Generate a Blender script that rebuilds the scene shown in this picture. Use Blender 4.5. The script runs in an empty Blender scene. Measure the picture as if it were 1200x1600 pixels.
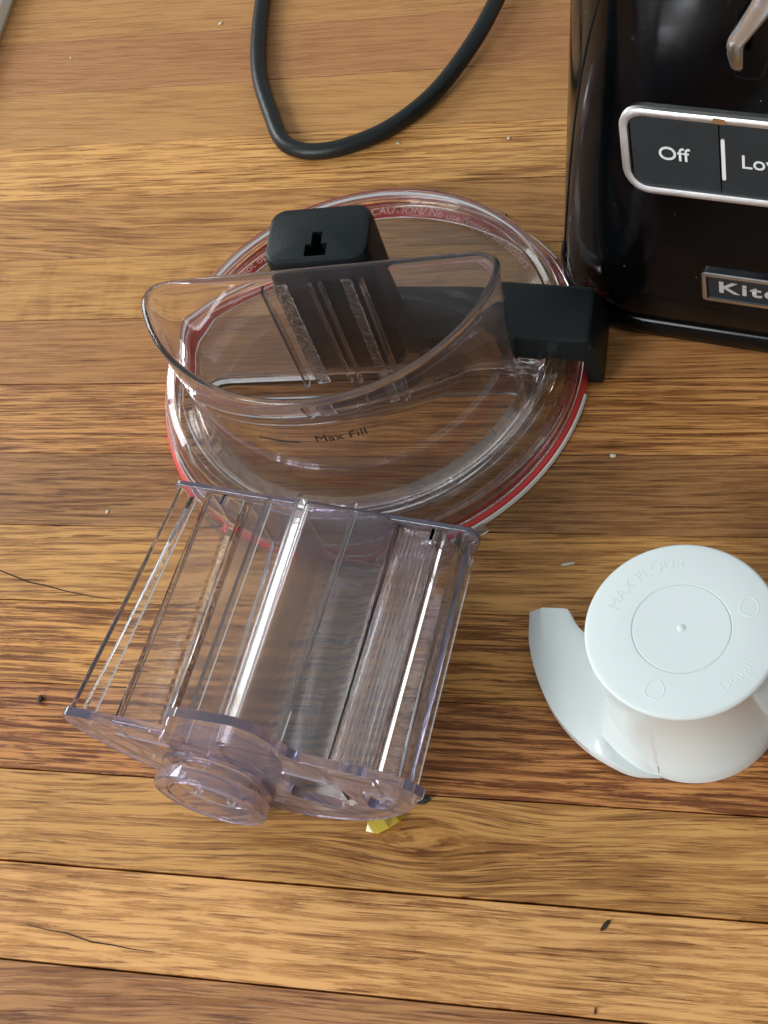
import bpy, bmesh, math, random
from mathutils import Vector, Matrix
R = math.radians
rnd = random.Random(7)
S = bpy.context.scene
COL = S.collection

# ------------------------------------------------------------------ camera
cam_d = bpy.data.cameras.new('camera')
cam = bpy.data.objects.new('camera', cam_d)
COL.objects.link(cam)
cx_ = Vector((0.9606341, 0.15160183, -0.23280681))      # image right
cy_ = Vector((0.01336017, -0.86222664, -0.50634645))    # image down
cz_ = Vector((-0.27749528, 0.48330333, -0.83030974))    # into the picture
cam.matrix_world = Matrix(((cx_.x, -cy_.x, -cz_.x, 0.21106), (cx_.y, -cy_.y, -cz_.y, -0.36760),
                           (cx_.z, -cy_.z, -cz_.z, 0.63154), (0, 0, 0, 1)))
cam_d.sensor_fit = 'VERTICAL'
cam_d.sensor_height = 32.0
cam_d.lens = 2500 / 1600 * 32.0
cam_d.clip_start = 0.02
cam_d.clip_end = 60
S.camera = cam

# ------------------------------------------------------------------ light of the room
W = bpy.data.worlds.new('World'); S.world = W; W.use_nodes = True
bg = W.node_tree.nodes['Background']
bg.inputs[0].default_value = (0.90, 0.97, 1.0, 1)
bg.inputs[1].default_value = 0.47
S.view_settings.view_transform = 'Standard'
S.view_settings.look = 'None'
S.view_settings.exposure = 0.0
S.view_settings.gamma = 1.0

def window_lamp(name, pos, target, w, h, radiance, color, nx, ny):
    """A daylight window seen as nx by ny panes."""
    pos = Vector(pos); d = (Vector(target) - pos).normalized()
    q = d.to_track_quat('-Z', 'Y')
    right = q @ Vector((1, 0, 0)); up = q @ Vector((0, 1, 0))
    pw, ph = w / nx, h / ny
    for i in range(nx):
        for j in range(ny):
            L = bpy.data.lights.new(name, 'AREA'); L.shape = 'RECTANGLE'
            L.size = pw * 0.9; L.size_y = ph * 0.9
            L.color = color
            L.energy = radiance * math.pi * L.size * L.size_y
            o = bpy.data.objects.new(name, L); COL.objects.link(o)
            o.location = pos + right * ((i + .5) * pw - w / 2) + up * ((j + .5) * ph - h / 2)
            o.rotation_mode = 'QUATERNION'; o.rotation_quaternion = q
window_lamp('window_light', (-1.25, -1.75, 1.35), (0, 0, 0), 1.1, 1.2, 13.0, (0.95, 0.985, 1.0), 2, 2)
window_lamp('window_light', (-2.2, 1.05, 1.15), (0, 0, 0.05), 0.9, 1.2, 13.5, (0.95, 0.99, 1.0), 2, 1)

cy = S.cycles
cy.max_bounces = 20; cy.transmission_bounces = 18; cy.glossy_bounces = 10; cy.diffuse_bounces = 4
cy.transparent_max_bounces = 16
cy.caustics_reflective = True; cy.caustics_refractive = True
cy.sample_clamp_indirect = 6.0
cy.blur_glossy = 0.5
cy.use_denoising = True

# ------------------------------------------------------------------ helpers
def tag(o, label=None, cat=None, group=None, kind=None):
    if label: o['label'] = label
    if cat: o['category'] = cat
    if group: o['group'] = group
    if kind: o['kind'] = kind
    return o

def empty(name, loc=(0, 0, 0), rz=0):
    o = bpy.data.objects.new(name, None); COL.objects.link(o)
    o.location = loc; o.rotation_euler = (0, 0, rz); o.empty_display_size = .02
    return o

def link_mesh(name, me, mat, parent=None, sharp=35):
    for p in me.polygons: p.use_smooth = True
    if sharp is not None: me.set_sharp_from_angle(angle=R(sharp))
    o = bpy.data.objects.new(name, me); COL.objects.link(o)
    me.materials.clear(); me.materials.append(mat)
    if parent: o.parent = parent
    return o

def from_bm(name, bm, mat, parent=None, sharp=35, fix=True):
    if fix: bmesh.ops.recalc_face_normals(bm, faces=bm.faces)
    me = bpy.data.meshes.new(name); bm.to_mesh(me); bm.free()
    return link_mesh(name, me, mat, parent, sharp)

def bevel(o, w, seg=2, ang=40):
    m = o.modifiers.new('bevel', 'BEVEL'); m.width = w; m.segments = seg
    m.limit_method = 'ANGLE'; m.angle_limit = R(ang); m.harden_normals = False
    return o

def add_loft(bm, rings, cap=True, loop=False):
    vs = [[bm.verts.new(p) for p in r] for r in rings]
    n = len(rings[0])
    pairs = list(zip(vs, vs[1:]))
    if loop: pairs.append((vs[-1], vs[0]))
    for a, b in pairs:
        for i in range(n):
            j = (i + 1) % n
            bm.faces.new((a[i], a[j], b[j], b[i]))
    if cap and not loop:
        bm.faces.new(vs[0][::-1]); bm.faces.new(vs[-1])
    return bm

def loft(rings, cap=True, loop=False):
    return add_loft(bmesh.new(), rings, cap, loop)

def prism(pts, z0, z1, bm=None):
    return add_loft(bm or bmesh.new(), [[(x, y, z0) for x, y in pts], [(x, y, z1) for x, y in pts]])

def rrect(cx, cy, hx, hy, r, seg=6, rot=0):
    out = []
    for sx, sy, a0 in ((1, 1, 0), (-1, 1, 90), (-1, -1, 180), (1, -1, 270)):
        for k in range(seg + 1):
            a = R(a0 + 90 * k / seg)
            out.append((sx * (hx - r) + r * math.cos(a), sy * (hy - r) + r * math.sin(a)))
    c, s = math.cos(rot), math.sin(rot)
    return [(cx + x * c - y * s, cy + x * s + y * c) for x, y in out]

def round_poly(pts, radii, seg=6):
    """Rounds the corners of a polygon (counter-clockwise list)."""
    out = []; n = len(pts)
    for i in range(n):
        p = Vector(pts[i]); a = Vector(pts[i - 1]); b = Vector(pts[(i + 1) % n])
        r = radii[i] if isinstance(radii, (list, tuple)) else radii
        if r <= 0: out.append(tuple(p)); continue
        u = (a - p).normalized(); v = (b - p).normalized()
        ang = u.angle(v); t = min(r / math.tan(ang / 2), (a - p).length * .48, (b - p).length * .48)
        rr = t * math.tan(ang / 2)
        c = p + (u + v).normalized() * (rr / math.sin(ang / 2))
        s0 = p + u * t - c; s1 = p + v * t - c
        for k in range(seg + 1):
            w = k / seg
            tot = s0.angle(s1)
            if tot < 1e-4: out.append(tuple(p + u * t)); break
            q = (s0 * math.sin((1 - w) * tot) + s1 * math.sin(w * tot)) / math.sin(tot)
            out.append(tuple(c + q))
    return out

def resample(pts, n):
    P = [Vector(p) for p in pts]; m = len(P)
    L = [0]
    for i in range(m): L.append(L[-1] + (P[(i + 1) % m] - P[i]).length)
    out = []; k = 0
    for i in range(n):
        t = L[-1] * i / n
        while L[k + 1] < t: k += 1
        f = (t - L[k]) / max(L[k + 1] - L[k], 1e-9)
        out.append(tuple(P[k].lerp(P[(k + 1) % m], f)))
    return out

def offset(pts, d):
    """Moves a counter-clockwise outline inwards by d."""
    n = len(pts); out = []
    for i in range(n):
        a = Vector(pts[i - 1]); b = Vector(pts[(i + 1) % n]); t = (b - a).normalized()
        out.append((pts[i][0] - t.y * d, pts[i][1] + t.x * d))
    return out

def revolve(prof, n=128, bm=None, a0=0, a1=360, c=(0, 0)):
    """Turns a closed (r, z) profile about the z axis; a partial turn gets caps."""
    full = abs(a1 - a0) >= 359.9
    m = n if full else n + 1
    rings = []
    for k in range(m):
        a = R(a0 + (a1 - a0) * k / n)
        rings.append([(c[0] + r * math.cos(a), c[1] + r * math.sin(a), z) for r, z in prof])
    return add_loft(bm or bmesh.new(), rings, cap=not full, loop=full)

def tube(points, rad, n=12, bm=None):
    P = [Vector(p) for p in points]; rings = []
    N = None
    for i, p in enumerate(P):
        t = (P[min(i + 1, len(P) - 1)] - P[max(i - 1, 0)]).normalized()
        if N is None:
            N = t.cross(Vector((0, 0, 1)))
            if N.length < .1: N = t.cross(Vector((1, 0, 0)))
        N = (N - t * N.dot(t)).normalized(); B = t.cross(N)
        r = rad[i] if isinstance(rad, (list, tuple)) else rad
        rings.append([p + (N * math.cos(2 * math.pi * k / n) + B * math.sin(2 * math.pi * k / n)) * r for k in range(n)])
    return add_loft(bm or bmesh.new(), rings)

def catmull(pts, per=10):
    P = [Vector(p) for p in pts]; P = [2 * P[0] - P[1]] + P + [2 * P[-1] - P[-2]]
    out = []
    for i in range(1, len(P) - 2):
        for k in range(per):
            t = k / per; a, b, c, d = P[i - 1:i + 3]
            out.append(.5 * ((2 * b) + (c - a) * t + (2 * a - 5 * b + 4 * c - d) * t * t + (3 * b - a - 3 * c + d) * t ** 3))
    out.append(P[-2]); return out

def boolean(bm_a, bm_b, op='DIFFERENCE'):
    obs = []
    for bm in (bm_a, bm_b):
        bmesh.ops.recalc_face_normals(bm, faces=bm.faces)
        me = bpy.data.meshes.new('t'); bm.to_mesh(me); bm.free()
        o = bpy.data.objects.new('t', me); COL.objects.link(o); obs.append(o)
    m = obs[0].modifiers.new('b', 'BOOLEAN'); m.operation = op; m.object = obs[1]; m.solver = 'EXACT'
    dg = bpy.context.evaluated_depsgraph_get()
    me = bpy.data.meshes.new_from_object(obs[0].evaluated_get(dg), depsgraph=dg)
    out = bmesh.new(); out.from_mesh(me)
    for o in obs:
        d = o.data; bpy.data.objects.remove(o); bpy.data.meshes.remove(d)
    bpy.data.meshes.remove(me)
    return out

def text_mesh(s, size, depth=0.0003, stretch=1.0, weight=0.0, spacing=1.0):
    """The letters as a bmesh in the xy plane, front face at z = depth; returns bmesh and width."""
    cu = bpy.data.curves.new('t', 'FONT'); cu.body = s; cu.size = size; cu.extrude = depth / 2
    cu.offset = weight; cu.space_character = spacing; cu.resolution_u = 4
    o = bpy.data.objects.new('t', cu); COL.objects.link(o)
    dg = bpy.context.evaluated_depsgraph_get(); dg.update()
    me = bpy.data.meshes.new_from_object(o.evaluated_get(dg), depsgraph=dg)
    bm = bmesh.new(); bm.from_mesh(me)
    bpy.data.objects.remove(o); bpy.data.curves.remove(cu); bpy.data.meshes.remove(me)
    for v in bm.verts: v.co.x *= stretch; v.co.z += depth / 2
    w = max(v.co.x for v in bm.verts) if bm.verts else 0
    return bm, w

def bend_text(bm, width, c, r, a_mid, z, inside=False):
    """Lays flat letters on a circle; outward tops (inside=False) or tops towards the centre."""
    for v in bm.verts:
        s = v.co.x - width / 2
        if not inside:
            a = a_mid - s / r; rr = r + v.co.y
        else:
            a = a_mid + s / r; rr = r - v.co.y
        v.co = Vector((c[0] + rr * math.cos(a), c[1] + rr * math.sin(a), z + v.co.z))
    return bm

# ------------------------------------------------------------------ materials
def new_mat(name):
    m = bpy.data.materials.new(name); m.use_nodes = True
    nt = m.node_tree; return m, nt, nt.nodes['Principled BSDF']

def N(nt, t, **kw):
    n = nt.nodes.new(t)
    for k, v in kw.items(): setattr(n, k, v)
    return n

def mat_plain(name, col, rough=.5, metal=0, bump=0, bscale=400, var=0, coat=0, spec=.5, rvar=0):
    m, nt, b = new_mat(name)
    b.inputs['Base Color'].default_value = (*col, 1); b.inputs['Roughness'].default_value = rough
    b.inputs['Metallic'].default_value = metal; b.inputs['Specular IOR Level'].default_value = spec
    b.inputs['Coat Weight'].default_value = coat
    tc = N(nt, 'ShaderNodeTexCoord')
    if bump:
        n = N(nt, 'ShaderNodeTexNoise'); n.inputs['Scale'].default_value = bscale; n.inputs['Detail'].default_value = 5
        nt.links.new(tc.outputs['Object'], n.inputs['Vector'])
        bp = N(nt, 'ShaderNodeBump'); bp.inputs['Strength'].default_value = 1; bp.inputs['Distance'].default_value = bump
        nt.links.new(n.outputs['Fac'], bp.inputs['Height']); nt.links.new(bp.outputs['Normal'], b.inputs['Normal'])
    if var:
        n = N(nt, 'ShaderNodeTexNoise'); n.inputs['Scale'].default_value = 35; n.inputs['Detail'].default_value = 8
        nt.links.new(tc.outputs['Object'], n.inputs['Vector'])
        mx = N(nt, 'ShaderNodeMix', data_type='RGBA'); mx.inputs['A'].default_value = (*[c * (1 - var) for c in col], 1)
        mx.inputs['B'].default_value = (*[min(1, c * (1 + var)) for c in col], 1)
        nt.links.new(n.outputs['Fac'], mx.inputs['Factor']); nt.links.new(mx.outputs['Result'], b.inputs['Base Color'])
    if rvar:
        n = N(nt, 'ShaderNodeTexNoise'); n.inputs['Scale'].default_value = 45; n.inputs['Detail'].default_value = 9
        n.inputs['Roughness'].default_value = .65
        nt.links.new(tc.outputs['Object'], n.inputs['Vector'])
        mr = N(nt, 'ShaderNodeMapRange'); mr.inputs[1].default_value = .35; mr.inputs[2].default_value = .75
        mr.inputs[3].default_value = rough; mr.inputs[4].default_value = rough + rvar
        nt.links.new(n.outputs['Fac'], mr.inputs[0]); nt.links.new(mr.outputs[0], b.inputs['Roughness'])
    return m

def mat_clear(name, absorb, density, rough=.015, bump=0, bscale=60, ior=1.5, tint=(1, 1, 1), rvar=0, stretch=1, trans=1):
    m, nt, b = new_mat(name)
    b.inputs['Base Color'].default_value = (*tint, 1); b.inputs['Roughness'].default_value = rough
    b.inputs['Transmission Weight'].default_value = trans; b.inputs['IOR'].default_value = ior
    tc0 = N(nt, 'ShaderNodeTexCoord'); mp = N(nt, 'ShaderNodeMapping'); mp.inputs['Scale'].default_value = (1, stretch, 1)
    nt.links.new(tc0.outputs['Object'], mp.inputs['Vector'])
    class tc: outputs = {'Object': mp.outputs['Vector']}
    if bump:
        n = N(nt, 'ShaderNodeTexNoise'); n.inputs['Scale'].default_value = bscale; n.inputs['Detail'].default_value = 3
        nt.links.new(tc.outputs['Object'], n.inputs['Vector'])
        bp = N(nt, 'ShaderNodeBump'); bp.inputs['Strength'].default_value = 1; bp.inputs['Distance'].default_value = bump
        nt.links.new(n.outputs['Fac'], bp.inputs['Height']); nt.links.new(bp.outputs['Normal'], b.inputs['Normal'])
    if rvar:
        n = N(nt, 'ShaderNodeTexNoise'); n.inputs['Scale'].default_value = 70; n.inputs['Detail'].default_value = 8
        nt.links.new(tc.outputs['Object'], n.inputs['Vector'])
        mr = N(nt, 'ShaderNodeMapRange'); mr.inputs[1].default_value = .45; mr.inputs[2].default_value = .75
        mr.inputs[3].default_value = rough; mr.inputs[4].default_value = rough + rvar
        nt.links.new(n.outputs['Fac'], mr.inputs[0]); nt.links.new(mr.outputs[0], b.inputs['Roughness'])
    v = N(nt, 'ShaderNodeVolumeAbsorption'); v.inputs['Color'].default_value = (*absorb, 1); v.inputs['Density'].default_value = density
    nt.links.new(v.outputs[0], nt.nodes['Material Output'].inputs['Volume'])
    return m

def mat_wood():
    """Oak strip: colour, contrast and grain come from properties of each plank."""
    m, nt, b = new_mat('varnished_oak')
    L = nt.links.new
    def attr(n):
        a = N(nt, 'ShaderNodeAttribute', attribute_type='OBJECT'); a.attribute_name = '["%s"]' % n
        a.attribute_name = n; return a
    def math_(op, a, b_=None, c=None):
        x = N(nt, 'ShaderNodeMath', operation=op)
        for i, v in enumerate((a, b_, c)):
            if v is None: continue
            if isinstance(v, (int, float)): x.inputs[i].default_value = v
            else: L(v, x.inputs[i])
        return x.outputs[0]
    tc = N(nt, 'ShaderNodeTexCoord')
    sep = N(nt, 'ShaderNodeSeparateXYZ'); L(tc.outputs['Object'], sep.inputs[0])
    seed = attr('seed').outputs['Fac']
    X = math_('ADD', sep.outputs[0], seed); Y0 = sep.outputs[1]
    # grain swerves round a knot
    kx = math_('SUBTRACT', sep.outputs[0], attr('knot_x').outputs['Fac'])
    ky = math_('SUBTRACT', Y0, attr('knot_y').outputs['Fac'])
    q = math_('ADD', math_('POWER', math_('DIVIDE', kx, .035), 2), math_('POWER', math_('DIVIDE', ky, .016), 2))
    kn = math_('MULTIPLY', math_('EXPONENT', math_('MULTIPLY', q, -1)), attr('knot').outputs['Fac'])
    # slow wander of the grain direction
    c1 = N(nt, 'ShaderNodeCombineXYZ'); L(math_('MULTIPLY', X, 5), c1.inputs[0]); L(math_('MULTIPLY', Y0, 14), c1.inputs[1]); L(seed, c1.inputs[2])
    n1 = N(nt, 'ShaderNodeTexNoise'); n1.inputs['Scale'].default_value = 1; n1.inputs['Detail'].default_value = 2; L(c1.outputs[0], n1.inputs['Vector'])
    wander = math_('MULTIPLY', math_('SUBTRACT', n1.outputs['Fac'], .5), attr('wander').outputs['Fac'])
    Y = math_('ADD', math_('ADD', Y0, wander), math_('MULTIPLY', math_('MULTIPLY', kn, ky), -1.0))
    Y = math_('ADD', Y, math_('MULTIPLY', X, attr('slant').outputs['Fac']))
    def noise(sx, sy, det, rough=.6, z=0.0, dist=0):
        c = N(nt, 'ShaderNodeCombineXYZ'); L(math_('MULTIPLY', X, sx), c.inputs[0]); L(math_('MULTIPLY', Y, sy), c.inputs[1])
        L(math_('ADD', seed, z), c.inputs[2])
        n = N(nt, 'ShaderNodeTexNoise'); n.inputs['Scale'].default_value = 1; n.inputs['Detail'].default_value = det
        n.inputs['Roughness'].default_value = rough; n.inputs['Distortion'].default_value = dist
        L(c.outputs[0], n.inputs['Vector']); return n.outputs['Fac']
    gs = attr('grain').outputs['Fac']
    cgr = N(nt, 'ShaderNodeCombineXYZ'); L(math_('MULTIPLY', X, 21), cgr.inputs[0]); L(math_('MULTIPLY', Y, math_('MULTIPLY', gs, 1.95)), cgr.inputs[1]); L(seed, cgr.inputs[2])
    ng = N(nt, 'ShaderNodeTexNoise'); ng.inputs['Scale'].default_value = 1; ng.inputs['Detail'].default_value = 7
    ng.inputs['Roughness'].default_value = .68; ng.inputs['Distortion'].default_value = .35
    L(cgr.outputs[0], ng.inputs['Vector'])
    rings = N(nt, 'ShaderNodeMapRange', interpolation_type='SMOOTHSTEP'); L(ng.outputs['Fac'], rings.inputs[0])
    rings.inputs[1].default_value = .36; rings.inputs[2].default_value = .62
    def thin(val, width):
        mr = N(nt, 'ShaderNodeMapRange', interpolation_type='SMOOTHSTEP')
        L(math_('ABSOLUTE', math_('SUBTRACT', val, .47)), mr.inputs[0])
        mr.inputs[1].default_value = 0; mr.inputs[2].default_value = width; mr.inputs[3].default_value = 1; mr.inputs[4].default_value = 0
        return mr.outputs[0]
    lines = math_('MULTIPLY', thin(ng.outputs['Fac'], .030), noise(22, 90, 2, .5, 9.1))
    blotch = noise(6, 28, 3, .5, 3.3)
    pores = N(nt, 'ShaderNodeMapRange'); L(noise(34, 900, 2, .5, 7.7), pores.inputs[0])
    pores.inputs[1].default_value = .54; pores.inputs[2].default_value = .66
    streak = N(nt, 'ShaderNodeMapRange'); L(noise(10, 330, 3, .55, 11.1), streak.inputs[0])
    streak.inputs[1].default_value = .60; streak.inputs[2].default_value = .74
    fleck = N(nt, 'ShaderNodeMapRange'); L(noise(75, 26, 2, .5, 5.5), fleck.inputs[0])
    fleck.inputs[1].default_value = .45; fleck.inputs[2].default_value = .75
    fib = noise(40, 1500, 3, .6, 4.4)
    con = math_('MULTIPLY', attr('contrast').outputs['Fac'], 1.12)
    # darkness
    d = math_('MULTIPLY', math_('SUBTRACT', 1, rings.outputs[0]), con)
    d = math_('ADD', d, math_('MULTIPLY', math_('MULTIPLY', lines, con), .75))
    d = math_('ADD', d, math_('MULTIPLY', math_('SUBTRACT', fib, .5), .95))
    d = math_('ADD', d, -.06)
    d = math_('ADD', d, math_('MULTIPLY', math_('SUBTRACT', blotch, .5), .7))
    d = math_('ADD', d, math_('MULTIPLY', math_('MULTIPLY', pores.outputs[0], con), .55))
    d = math_('ADD', d, math_('MULTIPLY', math_('MULTIPLY', streak.outputs[0], con), .60))
    d = math_('ADD', d, math_('MULTIPLY', math_('MULTIPLY', fleck.outputs[0], attr('fleck').outputs['Fac']), .55))
    core = math_('EXPONENT', math_('MULTIPLY', math_('ADD', math_('POWER', math_('DIVIDE', kx, .011), 2), math_('POWER', math_('DIVIDE', ky, .006), 2)), -1))
    d = math_('ADD', d, math_('MULTIPLY', math_('MULTIPLY', core, attr('knot').outputs['Fac']), .10))
    ramp = N(nt, 'ShaderNodeValToRGB'); L(d, ramp.inputs[0])
    e = ramp.color_ramp.elements
    e[0].position = -0.0; e[0].color = (1.66, 1.46, 1.12, 1)
    e[1].position = 1.0; e[1].color = (.40, .22, .11, 1)
    k = ramp.color_ramp.elements.new(.45); k.color = (1.16, .91, .62, 1)
    info = N(nt, 'ShaderNodeObjectInfo')
    mx = N(nt, 'ShaderNodeMix', data_type='RGBA', blend_type='MULTIPLY'); mx.inputs['Factor'].default_value = 1
    L(info.outputs['Color'], mx.inputs['A']); L(ramp.outputs[0], mx.inputs['B'])
    L(mx.outputs['Result'], b.inputs['Base Color'])
    rr = N(nt, 'ShaderNodeMapRange'); L(noise(20, 60, 4, .6, 2.1), rr.inputs[0]); rr.inputs[3].default_value = .30; rr.inputs[4].default_value = .50
    L(rr.outputs[0], b.inputs['Roughness']); b.inputs['Specular IOR Level'].default_value = .35
    hgt = math_('ADD', math_('MULTIPLY', rings.outputs[0], .45), math_('ADD', math_('MULTIPLY', pores.outputs[0], -.5), math_('MULTIPLY', streak.outputs[0], -.6)))
    bp = N(nt, 'ShaderNodeBump'); bp.inputs['Strength'].default_value = .6; bp.inputs['Distance'].default_value = .0004
    L(hgt, bp.inputs['Height']); L(bp.outputs['Normal'], b.inputs['Normal'])
    return m

M = dict(
    wood=mat_wood(),
    gap=mat_plain('dark_subfloor', (.018, .013, .010), .9),
    crack=mat_plain('dark_crack', (.022, .015, .011), .9),
    trim=mat_plain('white_painted_trim', (.72, .72, .68), .45, bump=.0002, bscale=90, var=.06),
    trim_edge=mat_plain('stained_trim_edge', (.42, .28, .13), .6, var=.4),
    lid=mat_clear('clear_polycarbonate', (.88, .78, .74), 13, .004, bump=.0001, bscale=28, ior=1.5, rvar=.05),
    chute=mat_clear('clear_chute_plastic', (.76, .68, .74), 24, .004, bump=.00008, bscale=24, ior=1.47, tint=(.96, .94, .95), trans=.988),
    frost=mat_clear('scuffed_clear_plastic', (.8, .75, .74), 30, .25, bump=.0016, bscale=260, ior=1.5),
    pusher=mat_clear('lavender_polycarbonate', (.60, .54, .66), 15, .006, bump=.00018, bscale=22, ior=1.52, rvar=.04),
    cloudy=mat_clear('cloudy_polycarbonate', (.62, .50, .58), 44, .05, bump=.00035, bscale=60, ior=1.5, rvar=.22, stretch=.07),
    plate_clear=mat_clear('hazy_lavender_plate', (.46, .40, .66), 16, .010, bump=.00015, bscale=22, ior=1.5, tint=(.80, .76, .90), trans=.925),
    bright=mat_clear('clear_ridge', (.75, .9, .8), 20, .0, ior=1.6),
    red=mat_plain('red_silicone', (.72, .05, .04), .4, bump=.0002, bscale=90, var=.15),
    redink=mat_plain('pale_red_print', (.80, .45, .42), .5),
    lip=mat_plain('pale_highlight', (.86, .82, .75), .35),  # pale colour of the painted highlight arcs beside the seal
    ink=mat_plain('black_print', (.012, .012, .012), .5),
    black=mat_plain('black_plastic', (.0035, .0075, .0088), .40, bump=.00010, bscale=900, rvar=.10, spec=.36),
    gloss=mat_plain('glossy_black_enamel', (.0018, .0021, .0026), .07, spec=.22, rvar=.16, var=.9),
    seam=mat_plain('body_seam', (.001, .001, .001), .9),
    cord=mat_plain('black_cord_rubber', (.008, .010, .010), .40, bump=.0002, bscale=300, spec=.4),
    chrome=mat_plain('brushed_chrome', (.95, .95, .94), .42, metal=1, bump=.0002, bscale=160, var=.06, rvar=.15),
    chrome2=mat_plain('polished_chrome', (.58, .62, .66), .16, metal=1, rvar=.12),
    silver=mat_plain('silver_paint', (.46, .44, .42), .35, spec=.6),
    button=mat_plain('grey_button_rubber', (.020, .025, .029), .5, bump=.0001, bscale=700, var=.15, rvar=.15),
    plate=mat_plain('dark_badge', (.018, .021, .024), .45),
    white=mat_plain('white_print', (.86, .87, .86), .5),
    wplast=mat_plain('white_plastic', (.77, .83, .82), .18, bump=.00015, bscale=26, rvar=.08),
    foil=mat_plain('yellow_film', (.90, .66, .07), .10, spec=1.0, coat=.5, var=.25),
    crumb=mat_plain('dark_crumb', (.03, .025, .02), .6, bump=.002, bscale=600),
    speck=mat_plain('pale_crumb', (.7, .66, .55), .6),
    rust=mat_plain('rusty_smear', (.30, .14, .05), .7, var=.4),
)

# ------------------------------------------------------------------ floor
fl = prism([(-3, -3), (3, -3), (3, 3), (-3, 3)], -.03, -.012)
floor = tag(from_bm('floor', fl, M['gap']), kind='structure')

ys = [0.3338 + .043 * k for k in range(24, 0, -1)]                 # beyond the picture, far side
SEAM = [0.3353, .2908, .2478, .2060, .1618, .1188, .0762, .0328, -.0102, -.0524, -.0960, -.1392, -.1822, -.2252]
# colour (linear), contrast, grain frequency, wander, slant, fleck
ROW = {
    -1: ((.335, .185, .082), .30, 260, .006, .020, .05),
    0: ((.300, .155, .075), .30, 230, .010, .035, .05),
    1: ((.345, .195, .083), .28, 240, .010, .050, .05),
    2: ((.490, .290, .118), .62, 290, .004, .012, .0),
    3: ((.350, .195, .078), .50, 230, .022, .055, .1),
    4: ((.390, .225, .085), .35, 260, .006, .000, .75),
    5: ((.290, .150, .062), .40, 300, .006, .000, .25),
    6: ((.385, .205, .080), .75, 330, .003, -.004, .0),
    7: ((.250, .135, .060), .60, 260, .010, -.012, .05),
    8: ((.400, .230, .088), .62, 250, .008, -.012, .05),
    9: ((.440, .240, .085), .85, 230, .005, -.004, .0),
    10: ((.370, .180, .072), .95, 210, .006, .0, .0),
    11: ((.390, .225, .088), .62, 230, .022, -.030, .1),
    12: ((.490, .290, .135), .58, 170, .008, -.016, .22),
    13: ((.300, .160, .080), .60, 300, .020, -.050, .2),
}
edges = [(0.3353 + .043 * k) for k in range(26, 0, -1)] + SEAM + [(-.2252 - .043 * k) for k in range(1, 18)]
first = 26      # index of the edge that is seam 0
def plank(x0, x1, y0, y1, prm, seed, dz, knot=None, tilt=0):
    col, con, gr, wa, sl, fk = prm
    hx, hy = (x1 - x0) / 2, (y1 - y0) / 2
    b = .00030
    # edge points along the length, slightly uneven
    nseg = max(4, int((x1 - x0) / .03))
    rr = random.Random(seed * 31 + 5)
    rings = []
    for i in range(nseg + 1):
        x = -hx + 2 * hx * i / nseg
        e1 = rr.uniform(0, .00016); e2 = rr.uniform(0, .00016)
        if i in (0, nseg): pass
        y0_, y1_ = -hy + e1, hy - e2
        rings.append([(x, y0_, -.012), (x, y0_, -b * 1.2), (x, y0_ + b, 0), (x, y1_ - b, 0), (x, y1_, -b * 1.2), (x, y1_, -.012)])
    bm = loft(rings)
    o = from_bm('plank', bm, M['wood'], floor, sharp=20)
    o.location = ((x0 + x1) / 2, (y0 + y1) / 2, dz)
    o.color = (*col, 1)
    o['seed'] = float(seed) * 3.17; o['contrast'] = con; o['grain'] = float(gr); o['wander'] = wa; o['slant'] = sl; o['fleck'] = fk
    kn = knot or (9.0, 9.0, 0.0)
    o['knot_x'] = kn[0] - (x0 + x1) / 2; o['knot_y'] = kn[1] - (y0 + y1) / 2; o['knot'] = float(kn[2])
    return o
GAP = {0: .0002, 1: .0002, 2: .0001, 3: .0001, 4: .0001, 5: .0003, 6: .0006, 7: .0002, 8: .0002, 9: .0003, 10: .0003, 11: .0005, 12: .0009, 13: .0008}
JOINT = {-1: [.62], 0: [-.60, .45], 1: [.55], 2: [-.55], 3: [.42], 4: [-.45, .6], 5: [.52], 6: [.56], 7: [-.52], 8: [-.60, .4],
         9: [.5], 10: [-.55, .62], 11: [.5], 12: [-.62, .55], 13: [.48]}
sid = 0
for i in range(len(edges) - 1):
    row = i - first
    ytop, ybot = edges[i], edges[i + 1]
    g0 = GAP.get(row, .0006) / 2; g1 = GAP.get(row + 1, .0006) / 2
    js = JOINT.get(row)
    if js is None:
        js = [rnd.uniform(-.9, .9)]
    xs = [-1.3] + sorted(js) + [1.3]
    for j in range(len(xs) - 1):
        sid += 1
        prm = ROW.get(row)
        if prm is None:
            base = ROW[rnd.choice(list(ROW))]; f = rnd.uniform(.85, 1.12)
            prm = (tuple(c * f for c in base[0]),) + base[1:]
        elif row == 60 and j == 0:
            prm = ((.350, .190, .078),) + prm[1:]
        elif row == 70 and j == 1:
            prm = ((.275, .160, .075),) + prm[1:]
        knot = None
        if row == 11: knot = (.0485, -.1590, 1.0)
        plank(xs[j] + .0003, xs[j + 1] - .0003, ybot + g1, ytop - g0, prm, sid, rnd.uniform(-.00012, .00012), knot)

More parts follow.
